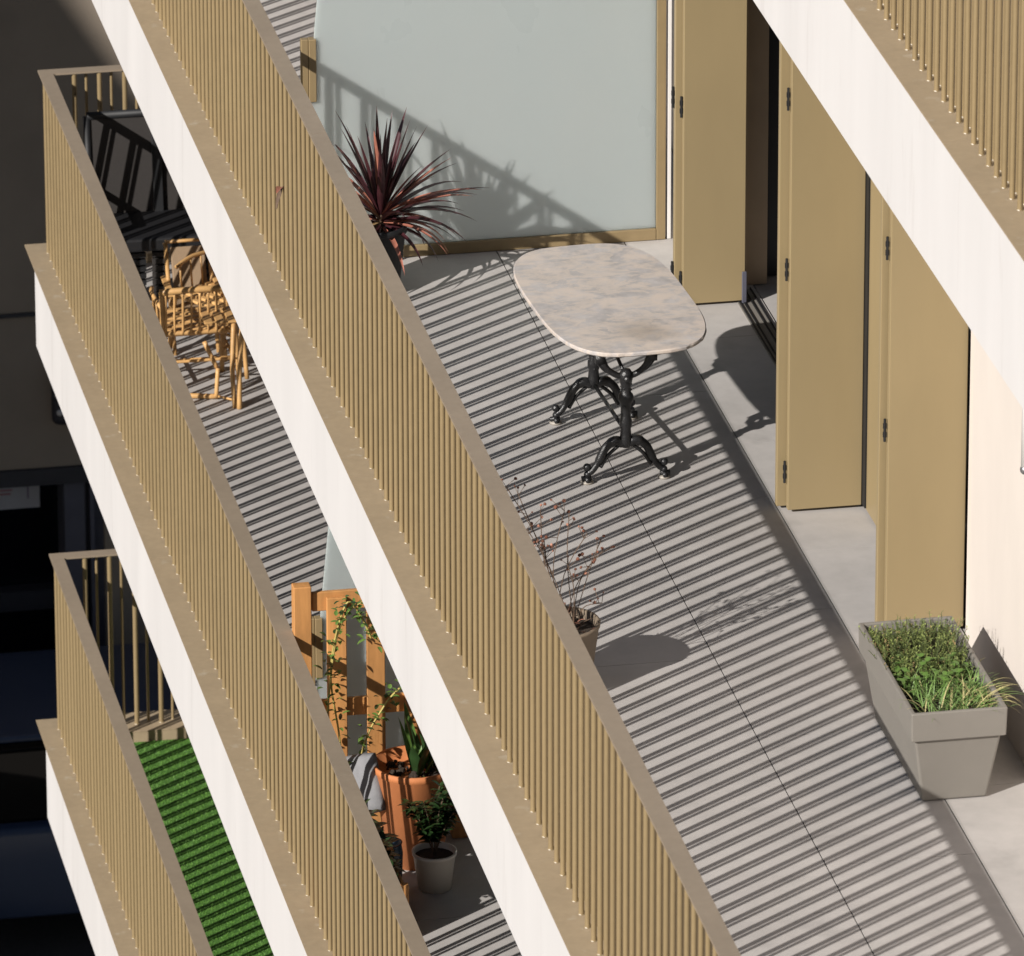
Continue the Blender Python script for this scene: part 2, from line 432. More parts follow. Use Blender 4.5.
# upper set-back storey
up_ = thing('penthouse_storey', 'cream set-back wall of the storey above, behind the top railing', 'building', (4.2, 0, H))
bm = BM(); box(bm, 0, .3, YN, YE + .02, -.36, 3.0); link('wall', bm, M['wall'], up_)

# ------------------------------------------------------------------ shutters
def hinge(parent, x, y, z, l=.095):
    bm = BM()
    tube(bm, [(x, y, z), (x, y, z + l)], .0055, 8)
    box(bm, x - .007, x + .007, y - .004, y + .004, z + l * .2, z + l * .42); box(bm, x - .007, x + .007, y - .004, y + .004, z + l * .58, z + l * .8)
    link('hinge', bm, M['black'], parent)
ZT = 2.10
def shutter(x0, x1, y, label, strips):
    t = thing('folding_shutter', label, 'shutter', (0, y, 0), group='folded beige metal shutters')
    bm = BM(); box(bm, x0, x1, 0, .032, -.035, ZT); bevel(bm, .003, 2); link('leaf', bm, M['shutter'], t)
    for (a, b, dy) in strips:
        bm = BM(); box(bm, a, b, dy, dy + .032, -.035, ZT); bevel(bm, .003, 2); link('leaf', bm, M['shutter'], t)
    return t
s2 = shutter(1.765, 2.040, -4.52, 'folded beige shutter behind the marble table, beside the frosted screen', [(1.738, 2.045, .05), (1.748, 2.02, .10)])
for z in (.02, .82, 1.60): hinge(s2, 1.757, .012, z); hinge(s2, 1.730, .06, z + .03)
bm = BM(); box(bm, 2.025, 2.045, -.012, -.001, -.045, .10); bevel(bm, .002, 1); link('floor_bolt', bm, M['bgpillar'], s2)
s3 = shutter(1.706, 2.014, -6.90, 'folded beige shutter right of the open doorway', [(1.670, 1.99, .05)])
for z in (.08, .96, 1.69): hinge(s3, 1.696, .02, z)
for z in (.0, .93, 1.69): hinge(s3, 2.020, .008, z)
bm = BM(); box(bm, 2.0155, 2.0215, -.05, .03, -.03, ZT); box(bm, 2.035, 2.06, -1.25, -.262, -.03, ZT); link('gap_shade_strip', bm, M['black'], s3)  # black strips stand in for shade in the gaps beside the wall leaf
bm = BM(); box(bm, 2.0225, 2.050, -.26, .02, -.035, ZT); link('wall_leaf', bm, M['shutter'], s3)
s4 = shutter(1.812, 2.127, -8.215, 'folded beige shutter standing behind the grey planter', [(1.786, 2.10, .05)])
for z in (.77, 1.53): hinge(s4, 1.801, .018, z)

# ------------------------------------------------------------------ frosted privacy screens
def screen(z, label):
    t = thing('privacy_screen', label, 'screen', (.02, -3.67, z), group='frosted screens across the balconies')
    bm = BM()
    o = [(.235, .005), (1.80, .005), (1.80, 2.02), (.385, 2.02), (.286, 1.02)]
    f = [bm.verts.new((x, .0, q)) for x, q in o]; g = [bm.verts.new((x, .012, q)) for x, q in o]
    bm.faces.new(f); bm.faces.new(g[::-1])
    for i in range(len(o)): bm.faces.new((f[i], f[i - 1], g[i - 1], g[i]))
    bmesh.ops.recalc_face_normals(bm, faces=bm.faces[:])
    link('glass', bm, M['frost'], t)
    link('bottom_rail', bbox(.235, 1.80, -.014, .026, ZF + .002, .004, .003), M['metal'], t)
    link('wall_post', bbox(1.8015, 1.842, -.014, .026, ZF + .002, 2.02, .003), M['metal'], t)
    link('wall_trim', bbox(1.851, 1.867, -.010, .022, ZF + .002, 2.02, .002), M['white'], t)
    bm = BM(); box(bm, .226, .258, -.012, .024, ZF + .002, .988); box(bm, .2585, .292, -.016, .028, .70, .988); bevel(bm, .003, 1)
    link('clamp_post', bm, M['metal'], t)
    return t
screen(0, 'tall frosted glass screen behind the marble table and the red spiky plant')
screen(-H, 'frosted glass screen behind the orange pallet trellis')

# ------------------------------------------------------------------ marble table
def table():
    t = thing('marble_table', 'marble bistro table with rounded ends on black cast iron legs', 'table', (1.118, -6.16, 0))
    # outline: super-ellipse ends
    pts = []
    a, b = .330, .632; rc, rs = math.cos(.055), math.sin(.055)
    for k in range(96):
        th = 2 * PI * k / 96; c, s = math.cos(th), math.sin(th)
        e = 2 / 3.3
        x_, y_ = a * abs(c) ** e * (1 if c > 0 else -1), b * abs(s) ** e * (1 if s > 0 else -1)
        pts.append((x_ * rc - y_ * rs, x_ * rs + y_ * rc))
    bm = BM(); lo = []; hi = []; mid = []; ins = []
    for x, y in pts:
        j = 1 + R.uniform(-.0035, .0035)
        lo.append(bm.verts.new((x * j * .985, y * j * .992, -.019))); mid.append(bm.verts.new((x * j, y * j, -.014)))
        hi.append(bm.verts.new((x * j, y * j, -.005))); ins.append(bm.verts.new((x * .988, y * .994, 0)))
    n = len(pts)
    for i in range(n):
        q = (i + 1) % n
        bm.faces.new((lo[i], lo[q], mid[q], mid[i])); bm.faces.new((mid[i], mid[q], hi[q], hi[i])); bm.faces.new((hi[i], hi[q], ins[q], ins[i]))
    bm.faces.new(ins); bm.faces.new(lo[::-1])
    o = link('tabletop', bm, M['marble'], t, loc=(-.010, -.010, .665))
    for yp in (-.255, .42):
        bm = BM(); x0 = .012
        # column with collars
        lathe(bm, [(0, .10), (.020, .10), (.027, .125), (.024, .15), (.021, .18), (.026, .20), (.026, .215), (.0205, .235), (.0225, .29), (.030, .30), (.033, .315), (.030, .33), (.0215, .34), (.0205, .365), (.025, .385), (.029, .405), (.027, .425), (.018, .44), (0, .445)], (x0, yp, 0), 20)
        for k in range(26):
            th = R.uniform(0, 2 * PI); zz = R.uniform(.18, .38)
            ball(bm, (x0 + .021 * math.cos(th), yp + .021 * math.sin(th), zz), R.uniform(.003, .006))
        ball(bm, (x0, yp - .024, .405), .018, 2)
        ped = link('pedestal', bm, M['iron'], t, True)
        for s in (-1, 1):
            bm = BM()
            tube(bm, smoothpts([(x0 + s * .012, yp, .115), (x0 + s * .045, yp, .128), (x0 + s * .085, yp, .100), (x0 + s * .112, yp, .045), (x0 + s * .140, yp, .004), (x0 + s * .165, yp, -.012)], 5), [.021] * 8 + [.018] * 8 + [.014] * 6 + [.013] * 4, 10)
            tube(bm, smoothpts([(x0 + s * .03, yp, .105), (x0 + s * .075, yp, .065), (x0 + s * .105, yp, .015)], 5), .008, 8)
            ball(bm, (x0 + s * .162, yp, .020), .017, 2); ball(bm, (x0 + s * .160, yp, -.012), .016, 2)
            tube(bm, [(x0 + s * .145, yp, -.026), (x0 + s * .185, yp, -.030)], .012, 8)
            tube(bm, [(x0 + s * .162, yp + .022, -.030), (x0 + s * .162, yp - .026, -.032)], .011, 8)
            lg = link('leg', bm, M['iron'], t, True)
            bm = BM(); lathe(bm, [(0, -.049), (.026, -.049), (.027, -.042), (.02, -.037), (0, -.036)], (x0 + s * .162, yp, 0), 14)
            link('foot_pad', bm, M['capw'], lg, True)
            bm = BM()
            tube(bm, smoothpts([(x0 + s * .010, yp, .412), (x0 + s * .040, yp, .418), (x0 + s * .080, yp, .450), (x0 + s * .104, yp, .51), (x0 + s * .108, yp, .643)], 5), [.013] * 12 + [.016] * 9, 10)
            tube(bm, smoothpts([(x0 + s * .05, yp, .422), (x0 + s * .088, yp, .440), (x0 + s * .118, yp, .475)], 4), .006, 8)
            box(bm, x0 + s * .108 - .020, x0 + s * .108 + .020, yp - .016, yp + .016, .475, .515)
            link('arm', bm, M['iron'], t, True)
    bm = BM(); tube(bm, [(.012, .42, .115), (.012, -.255, .165)], .0085, 8); link('stretcher', bm, M['iron'], t, True)
    bm = BM(); tube(bm, [(-.045, .42, .60), (.006, -.24, .425)], .008, 8); link('stretcher', bm, M['iron'], t, True)
    link('cross_bar', bbox(-.10, .12, .408, .432, .622, .6425, .003), M['iron'], t)
    return t
table()

# ------------------------------------------------------------------ grey planter with herbs
def planter():
    t = thing('planter_box', 'long taupe plastic planter against the cream wall', 'planter', (1.712, -9.415, ZF + .002))
    hw, hl = .186, .4525
    def frus(bm, a0, b0, z0, a1, b1, z1):
        v = [bm.verts.new((sx * a, sy * b, z)) for a, b, z in ((a0, b0, z0), (a1, b1, z1)) for sx, sy in ((-1, -1), (1, -1), (1, 1), (-1, 1))]
        for k in range(4): bm.faces.new((v[k], v[(k + 1) % 4], v[4 + (k + 1) % 4], v[4 + k]))
        return v
    bm = BM(); v = frus(bm, .126, .392, 0, .168, .434, .275); bm.faces.new(v[:4][::-1]); bm.faces.new(v[4:])
    bevel(bm, .010, 3); link('body', bm, M['planter'], t)
    bm = BM()
    o0 = frus(bm, hw - .003, hl - .003, .272, hw, hl, .390)
    i1 = [bm.verts.new((sx * (hw - .018), sy * (hl - .018), .390)) for sx, sy in ((-1, -1), (1, -1), (1, 1), (-1, 1))]
    i0 = [bm.verts.new((sx * (hw - .026), sy * (hl - .026), .282)) for sx, sy in ((-1, -1), (1, -1), (1, 1), (-1, 1))]
    for k in range(4):
        q = (k + 1) % 4
        bm.faces.new((o0[4 + k], o0[4 + q], i1[q], i1[k])); bm.faces.new((i1[k], i1[q], i0[q], i0[k])); bm.faces.new((o0[q], o0[k], i0[k], i0[q]))
    bmesh.ops.recalc_face_normals(bm, faces=bm.faces[:]); bevel(bm, .005, 2)
    link('rim', bm, M['planter'], t)
    bm = BM(); bmesh.ops.create_grid(bm, x_segments=24, y_segments=50, size=1)
    for v in bm.verts: v.co = Vector((v.co.x * .159, v.co.y * .426, .325 + R.uniform(-.008, .014)))
    link('soil', bm, M['soil'], t)
    ox, oy, oz = t.location
    # thyme
    th = thing('thyme_bush', 'dense olive green thyme at the back of the grey planter', 'plant', (ox - .005, oy + .205, oz + .325))
    bm = BM()
    for k in range(520):
        x, y = R.uniform(-.155, .15), R.uniform(-.26, .21)
        hgt = R.uniform(.05, .15) * (1 - .3 * abs(y) / .2)
        d = Vector((R.gauss(0, .25) + x * 1.0, R.gauss(0, .25) - .15, 1)).normalized()
        e = Vector((x, y, 0)) + d * hgt
        mi = 1 if R.random() < .25 else (2 if R.random() < .12 else 0)
        tube(bm, [(x, y, 0), e], .0010, 4, 1, False)
        for q in range(9):
            p = Vector((x, y, 0)).lerp(e, .3 + .7 * q / 8)
            a = R.uniform(0, 2 * PI)
            leaf(bm, p, (math.cos(a), math.sin(a), R.uniform(.2, 1.1)), R.uniform(.008, .015), .0055, .2, 2, mi)
    link('foliage', bm, [M['thyme'], M['thymed'], M['thymeb']], th)
    # mint
    mt = thing('mint_plant', 'bright green broad-leaved mint in the middle of the grey planter', 'plant', (ox - .01, oy - .06, oz + .325))
    bm = BM()
    for k in range(48):
        x, y = R.uniform(-.14, .14), R.uniform(-.13, .12); h = R.uniform(.02, .10)
        tube(bm, [(x, y, 0), (x, y, h)], .0013, 4)
        for q in range(3):
            a = R.uniform(0, 2 * PI)
            leaf(bm, (x, y, h), (math.cos(a), math.sin(a), .35), R.uniform(.022, .038), R.uniform(.014, .022), .6, 4, 0, .15)
    link('foliage', bm, M['green'], mt)
    ch = thing('chive_clump', 'arching grassy chives at the front of the grey planter', 'plant', (ox + .015, oy - .26, oz + .325))
    bm = BM()
    for k in range(420):
        x, y = R.uniform(-.135, .14), R.uniform(-.14, .15) + (0 if k % 5 else .12)
        a = R.uniform(0, 2 * PI)
        leaf(bm, (x, y, 0), (math.cos(a) * .7 + x * 2, math.sin(a) * .7, R.uniform(.5, 1.3)), R.uniform(.06, .15), .0042, R.uniform(.8, 1.9), 6, 0 if R.random() < .85 else 1)
    for k in range(34):
        x, y = R.uniform(.05, .13), R.uniform(-.11, .05)
        leaf(bm, (x, y, .02), (1.1, R.uniform(-.7, .5), R.uniform(.5, 1.2)), R.uniform(.12, .22), .0045, R.uniform(1.2, 2.2), 7, 1 if R.random() < .6 else 0)
    link('blades', bm, [M['chive'], M['chivey']], ch)
planter()

# ------------------------------------------------------------------ cordyline
def cordyline():
    pot = thing('plant_pot', 'tall black plant pot under the red spiky plant', 'plant pot', (.515, -4.05, ZF + .001))
    bm = BM(); lathe(bm, [(0, 0), (.088, 0), (.118, .27), (.124, .27), (.124, .305), (.112, .305), (.108, .26), (0, .258)], seg=32)
    link('pot_body', bm, M['black'], pot, True)
    t = thing('cordyline', 'dark red spiky cordyline with arching leaves in front of the frosted screen', 'plant', (.515, -4.05, .21))
    bm = BM()
    bmesh.ops.create_circle(bm, cap_ends=True, segments=24, radius=.105)
    link('soil', bm, M['soil'], t)
    bm = BM(); tube(bm, [(0, 0, 0), (.005, 0, .06), (.012, .0, .11)], [.017, .016, .012], 8); link('trunk', bm, M['stem'], t, True)
    bm = BM()
    for k in range(62):
        u = k / 62
        a = k * 2.39996 + R.uniform(-.3, .3)
        el = 1.45 - 1.75 * u ** .9 + R.uniform(-.12, .12)
        # the plant leans to the light on the right
        d = Vector((math.cos(a) * math.cos(el) + .14, math.sin(a) * math.cos(el) * .8, math.sin(el)))
        L = R.uniform(.34, .50) * (1.0 if u < .7 else .82)
        rr = R.random()
        mi = 0 if rr < .72 else (1 if rr < .95 else 2)
        leaf(bm, (.012 + .01 * math.cos(a), .01 * math.sin(a), .10 - .07 * u), d, L, R.uniform(.022, .034), (.12 + 1.25 * u) * R.uniform(.6, 1.3), 9, mi, .30, 0)
    for (dx_, dz_, L, dr) in ((.9, .42, .46, .55), (.85, .28, .45, .6), (.95, .1, .44, .7), (.8, .75, .40, .25), (-.6, .9, .42, .1), (-.35, 1, .45, .05), (.05, 1, .46, .03), (.3, 1, .45, .05), (-.1, 1, .44, .02), (.9, -.1, .38, .8)):
        leaf(bm, (.012, -.01, .09), (dx_, R.uniform(-.2, .1), dz_), L, .030, dr, 10, R.choice((0, 0, 1)), .3, 0)
    link('leaves', bm, [M['cord'], M['cord2'], M['cord3']], t)
cordyline()

# dead leaf caught in the bars of the middle railing
bm = BM(); leaf(bm, (.0, 0, .05), (-.5, -1, .15), .075, .028, .6, 6, 0, .3); leaf(bm, (.0, -.01, .05), (-.5, -.7, -.9), .10, .020, .5, 6, 1, .3)
tube(bm, [(.05, .02, .06), (.0, 0, .05), (-.03, -.05, -.03)], .002, 5, 1)
tag(link('dead_leaf', bm, [M['cord2'], M['stem']], loc=(.100, -4.0, .385)), 'reddish dead leaf poking out between the bars of the middle railing', 'leaf')

# ------------------------------------------------------------------ dry plant in pot
def dryplant():
    pot = thing('plant_pot', 'brown tapered plant pot behind the middle railing, full of dry stems', 'plant pot', (.445, -8.50, ZF + .001))
    bm = BM(); lathe(bm, [(0, 0), (.118, 0), (.155, .27), (.159, .275), (.160, .29), (.149, .29), (.147, .25), (0, .247)], seg=36)
    link('pot_body', bm, M['drypot'], pot, True)
    t = thing('dry_plant', 'dried flower stems with small brown seed heads in the brown pot', 'plant', (.445, -8.50, .203))
    bm = BM(); bmesh.ops.create_circle(bm, cap_ends=True, segments=24, radius=.146); link('soil', bm, M['soil'], t)
    bm = BM()
    tips = [(-.20, .05, .60), (-.16, .0, .58), (-.08, -.03, .52), (.02, .0, .50), (.05, .06, .46), (.16, -.02, .38), (.18, .05, .30), (.10, -.05, .42), (-.12, .04, .42), (-.22, .02, .46), (.12, .0, .26), (-.05, .05, .36), (.16, -.04, .12), (.02, -.06, .30)]
    for tx, ty, tz in tips:
        b0 = Vector((R.uniform(-.05, .09), R.uniform(-.06, .06), 0)); e = Vector((tx, ty, tz))
        mid = b0.lerp(e, .5) + Vector((R.uniform(-.03, .03), 0, .04))
        pp = smoothpts([b0, mid, e], 5)
        tube(bm, pp, .0019, 5, 0)
        for q in range(R.randint(4, 7)):
            s = pp[-1 - R.randint(0, 4)]
            d = Vector((R.gauss(0, .6), R.gauss(0, .6), R.uniform(.2, 1.2))).normalized() * R.uniform(.02, .07)
            tube(bm, [s, s + d], .0012, 4, 0)
            ball(bm, s + d, R.uniform(.004, .0085), 1, 1 if R.random() < .68 else 2, .25)
    for k in range(30):
        a = R.uniform(0, 2 * PI); r = R.uniform(0, .13)
        leaf(bm, (r * math.cos(a), r * math.sin(a), .01), (math.cos(a), math.sin(a), R.uniform(.6, 2)), R.uniform(.05, .12), .012, R.uniform(.5, 1.6), 4, R.choice((0, 1, 1, 2)), .3)
    link('stems', bm, [M['stem'], M['seed'], M['seedp']], t)
dryplant()

# small wall lamp tube right of the planter wall
lt = thing('wall_tube', 'slim white wall-mounted tube at the right edge, above the planter', 'wall fitting', (XF - .115, -9.60, 1.20))
bm = BM(); tube(bm, [(0, 0, 0), (0, 0, .7)], .018, 14); link('tube', bm, M['white'], lt, True)
bm = BM(); ball(bm, (0, 0, -.008), .022, 2); link('end_cap', bm, M['alloy'], lt, True)
bm = BM(); box(bm, .0, .034, -.01, .01, .1, .13); box(bm, .0, .034, -.01, .01, .5, .53); link('bracket', bm, M['alloy'], lt)

# ------------------------------------------------------------------ lower balcony (level 1) things
Z1 = -H + ZF
# pallet trellis
tr = thing('pallet_trellis', 'orange wooden pallet trellis standing against the frosted screen', 'trellis', (0, -3.84, Z1))
bm = BM(); box(bm, .152, .232, -.035, .03, 0, 1.275); bevel(bm, .004, 1); link('post', bm, M['wood'], tr)
for (x0, x1, y0, zt_, z0) in ((.300, .388, -.012, 1.212, .02), (.478, .560, -.012, 1.205, .02), (.650, .735, -.012, 1.20, .02)):
    bm = BM(); box(bm, x0, x1, y0 - .022, y0, z0, zt_); bevel(bm, .003, 1); link('slat', bm, M['wood'], tr)
for (za, zb) in ((1.145, 1.235), (.63, .715), (.06, .15)):
    bm = BM(); box(bm, .238, .95, -.010, .012, za, zb); bevel(bm, .003, 1); link('rail', bm, M['wood'], tr)
bm = BM(); box(bm, .860, .935, -.035, .03, 0, 1.30); bevel(bm, .004, 1); link('post', bm, M['wood'], tr)
# climbing vine
vn = thing('climbing_vine', 'green vine with yellow stems twining up the pallet trellis', 'plant', (.31, -3.97, Z1))
bm = BM()
vines = [[(.02, -.04, 0), (-.04, -.02, .45), (-.02, 0, .8), (.03, .01, 1.1), (.12, 0, 1.22), (.25, 0, 1.2)],
         [(.0, -.04, 0), (.03, 0, .5), (-.01, .01, .9), (.06, 0, 1.22), (.13, .01, 1.15), (.17, 0, 1.05)],
         [(.05, -.05, 0), (.12, -.02, .5), (.22, -.02, .72), (.30, 0, .80)], [(.03, -.05, 0), (.06, -.05, .3), (.10, -.03, .48)]]
for v in vines:
    pp = smoothpts(v, 8); tube(bm, pp, .0048, 6, 0)
    for p in pp[8:]:
        for q in range(4):
            if R.random() < .72:
                a = R.uniform(0, 2 * PI)
                leaf(bm, p + Vector((R.gauss(0, .025), R.gauss(0, .015), R.gauss(0, .02))), (math.cos(a), math.sin(a) - .3, R.uniform(-.3, .7)), R.uniform(.025, .05), R.uniform(.012, .022), .8, 4, 1 if R.random() < .7 else 2, .2)
ball(bm, (.09, -.05, .42), .014, 2, 3); ball(bm, (.07, -.06, .36), .012, 2, 3)
link('foliage', bm, [M['vinestem'], M['green'], M['darkgreen'], M['tomato']], vn)
# terracotta pot with broad leaves
tp = thing('plant_pot', 'large orange terracotta pot in front of the pallet trellis', 'plant pot', (.655, -4.06, Z1 + .001))
bm = BM(); lathe(bm, [(0, 0), (.125, 0), (.180, .44), (.186, .445), (.188, .475), (.175, .475), (.170, .42), (0, .418)], seg=40); link('pot_body', bm, M['terra'], tp, True)
ap = thing('broad_leaf_plant', 'plant with long upright glossy green leaves in the terracotta pot', 'plant', (.655, -4.06, Z1 + .42))
bm = BM()
for k in range(90): ball(bm, (R.uniform(-.15, .15) * .8, R.uniform(-.15, .15) * .8, R.uniform(0, .02)), R.uniform(.006, .018), 1, 0, .3)
link('soil', bm, M['soil'], ap)
bm = BM()
for k in range(16):
    a = R.uniform(0, 2 * PI)
    leaf(bm, (R.uniform(-.02, .11), R.uniform(-.06, .06), 0), (math.cos(a) * .35 + .1, math.sin(a) * .35, 1), R.uniform(.18, .32), R.uniform(.035, .06), .25, 7, 0 if k % 3 else 1, .2, 0)
link('leaves', bm, [M['green'], M['darkgreen']], ap)
# pale pot with dark shrub
wp = thing('plant_pot', 'pale grey plastic pot holding the dark leafy shrub', 'plant pot', (.688, -4.37, Z1 + .001))
bm = BM(); lathe(bm, [(0, 0), (.074, 0), (.094, .160), (.099, .162), (.101, .178), (.093, .178), (.090, .15), (0, .148)], seg=36); link('pot_body', bm, M['pvc'], wp, True)
sh = thing('dark_shrub', 'dark glossy leafy shrub in the pale grey pot', 'plant', (.688, -4.37, Z1 + .152))
bm = BM(); bmesh.ops.create_circle(bm, cap_ends=True, segments=20, radius=.0895); link('soil', bm, M['soil'], sh)
bm = BM()
for k in range(26):
    a = R.uniform(0, 2 * PI); sp = R.uniform(.02, .13)
    e = Vector((sp * math.cos(a), sp * math.sin(a), R.uniform(.12, .33)))
    pp = smoothpts([(0, 0, 0), e * .5 + Vector((0, 0, .03)), e], 4); tube(bm, pp, .0022, 5, 1)
    for p in pp[3:]:
        for q in range(4):
            b = R.uniform(0, 2 * PI); leaf(bm, p, (math.cos(b), math.sin(b), R.uniform(-.1, .8)), R.uniform(.035, .07), R.uniform(.018, .028), .5, 4, 0, .15)
link('foliage', bm, [M['darkgreen'], M['stem']], sh)

# wooden crate with dark foliage, mostly hidden by the railing
def crate():
    t = thing('wooden_crate', 'orange wooden crate beside the pale grey pot, half hidden by the railing', 'crate', (.345, -4.70, Z1), 0)
    for sx in (-.118, .118):
        for sy in (-.19, .19):
            link('leg', bbox(sx - .016, sx + .016, sy - .016, sy + .016, 0, .27, .003), M['wood'], t)
    for k in range(3):
        for sy in (-.176, .162): link('side_board', bbox(-.102, .102, sy, sy + .014, .05 + k * .075, .118 + k * .075, .003), M['wood'], t)
        for sx in (-.118, .104): link('side_board', bbox(sx, sx + .014, -.174, .174, .05 + k * .075, .118 + k * .075, .003), M['wood'], t)
    link('bottom', bbox(-.10, .10, -.16, .16, .052, .066, .002), M['wood'], t)
crate()
cp = thing('added_shade_plant', 'dark leafy plant added in the wooden crate to shade the pale grey pot', 'plant', (.345, -4.70, Z1 + .067))  # bushy plant added behind the railing to throw shade on the pale pot
bm = BM(); box(bm, -.10, .10, -.158, .158, 0, .13); link('soil', bm, M['soil'], cp)
bm = BM()
for k in range(520):
    x, y = R.uniform(-.10, .075), R.uniform(-.17, .17); a = R.uniform(0, 2 * PI)
    leaf(bm, (x, y, R.uniform(.12, .42) * (1 - max(0, x) * 6)), (math.cos(a), math.sin(a), R.uniform(-.2, .9)), R.uniform(.05, .11), R.uniform(.035, .06), .6, 4, 0, .1)
link('foliage', bm, M['darkgreen'], cp)
bm = BM(); bmesh.ops.create_grid(bm, x_segments=14, y_segments=18, size=1)
front = bm.verts[:]
bm2 = BM(); 
Vs = {}
for side in (-1, 1):
    for i in range(15):
        for j in range(19):
            u, v = i / 14 * 2 - 1, j / 18 * 2 - 1
            th_ = .055 * (1 - u ** 4) ** .6 * (1 - v ** 4) ** .6 + .004 * math.sin(9 * u + 5 * v)
            if (i in (0, 14) or j in (0, 18)):
                if side == 1: Vs[(1, i, j)] = Vs[(-1, i, j)]; continue
                th_ = 0
            Vs[(side, i, j)] = bm2.verts.new((u * .15 * (1 - .05 * v * v), v * .19 * (1 - .06 * u * u), side * th_))
for side in (-1, 1):
    for i in range(14):
        for j in range(18):
            q = [Vs[(side, i, j)], Vs[(side, i + 1, j)], Vs[(side, i + 1, j + 1)], Vs[(side, i, j + 1)]]
            f = bm2.faces.new(q if side == 1 else q[::-1]); f.smooth = True
bm.free()
Mc = Matrix.Translation((.412, -4.05, Z1 + .38)) @ Matrix.Rotation(math.radians(-30), 4, 'Z') @ Matrix.Rotation(math.radians(-18), 4, 'Y') @ Matrix.Rotation(math.radians(72), 4, 'X') @ Matrix.Scale(.72, 4)
for v in bm2.verts: v.co = Mc @ v.co
tag(link('cushion', bm2, M['greycloth']), 'grey cushion leaning beside the terracotta pot', 'cushion')
bp = thing('glazed_pot', 'small dark blue glazed pot in shade between the crate and terracotta pot', 'pot', (.475, -4.40, Z1 + .001))
bm = BM(); lathe(bm, [(0, 0), (.05, 0), (.062, .09), (.066, .20), (.060, .24), (.064, .25), (.056, .25), (.052, .23), (0, .22)], seg=28); link('pot_body', bm, M['bluepot'], bp, True)

# spindle chair, sling chair, folding stool, black garden sofa
def spindle():
    t = thing('spindle_chair', 'honey coloured wooden chair with turned spindle back, facing the end railing', 'chair', (.60, 1.95, Z1))
    def tb(name, pts, r, n=4): 
        bm = BM(); tube(bm, smoothpts(pts, n), r * .85, 8); link(name, bm, M['rattan'], t, True)
    tb('top_rail', [(-.20, -.20, .55), (0, -.23, .565), (.20, -.20, .55)], .021)
    tb('mid_rail', [(-.19, -.18, .32), (0, -.205, .325), (.19, -.18, .32)], .015)
    for k in range(9):
        x = -.17 + k * .0425; y = -.20 - .03 * (1 - (x / .2) ** 2)
        tb('spindle', [(x, y, .55), (x, y + .012, .43), (x, y + .02, .32)], .0065 if k % 2 else .008)
    for sx in (-.19, .19):
        tb('back_post', [(sx, -.20, .56), (sx * .98, -.185, .3), (sx * 1.05, -.215, 0)], .015)
        tb('leg', [(sx * .9, .17, .30), (sx * 1.0, .20, 0)], .015)
        tb('arm', [(sx, -.19, .46), (sx * 1.1, .0, .47), (sx, .14, .45)], .013)
        tb('stretcher', [(sx, -.2, .13), (sx, .19, .12)], .009)
        for k in range(4): tb('spindle', [(sx * 1.04, -.12 + k * .075, .46), (sx * .98, -.12 + k * .075, .31)], .006, 2)
    tb('stretcher', [(-.19, .0, .10), (.19, .0, .10)], .009); tb('stretcher', [(-.19, -.2, .17), (.19, -.2, .17)], .010); tb('stretcher', [(-.19, .18, .20), (.19, .18, .20)], .009)
    bm = BM()
    for k in range(7): box(bm, -.19, .19, -.19 + k * .055, -.19 + k * .055 + .035, .302, .318)
    bevel(bm, .004, 1); link('seat', bm, M['rattan'], t)
    return t
sp = spindle()
sp2 = sp.copy(); COL.objects.link(sp2); sp2.location = (.80, 2.28, Z1); sp2.rotation_euler.z = 2.2
sp2['label'] = 'honey coloured spindle back chair turned sideways, nearer the sling chair and the wall'
sp['group'] = sp2['group'] = 'wooden spindle chairs'
for c in list(sp.children):
    d = c.copy(); COL.objects.link(d); d.parent = sp2
def slingchair():
    t = thing('sling_chair', 'wooden folding chair with brown slatted sling back behind the spindle chair', 'chair', (.66, 2.45, Z1))
    Mr = Matrix.Rotation(math.radians(-24), 4, 'X')
    bm = BM(); box(bm, -.105, .115, -.012, .012, 0, .34, M=Matrix.Translation((0, .0, .42)) @ Mr); bevel(bm, .008, 2); link('sling', bm, M['sling'], t)
    for sx in (-.135, .145):
        bm = BM(); tube(bm, [(sx, -.22, 0), (sx, -.02, .40), (sx, .14, .77)], .014, 8); link('back_post', bm, M['rattan'], t, True)
        bm = BM(); tube(bm, [(sx * 1.12, .24, 0), (sx * 1.12, -.22, .42)], .013, 8); link('leg', bm, M['rattan'], t, True)
        bm = BM(); box(bm, sx * 1.15 - .022, sx * 1.15 + .022, -.26, .10, .50, .518); bevel(bm, .004, 1); link('armrest', bm, M['rattan'], t)
    bm = BM(); tube(bm, [(-.135, .145, .775), (.145, .145, .775)], .014, 8); link('top_rail', bm, M['rattan'], t, True)
    bm = BM(); box(bm, -.12, .13, -.24, .02, .36, .372); bevel(bm, .003, 1); link('seat', bm, M['sling'], t)
    t.scale = (.8, .8, .66)
slingchair()
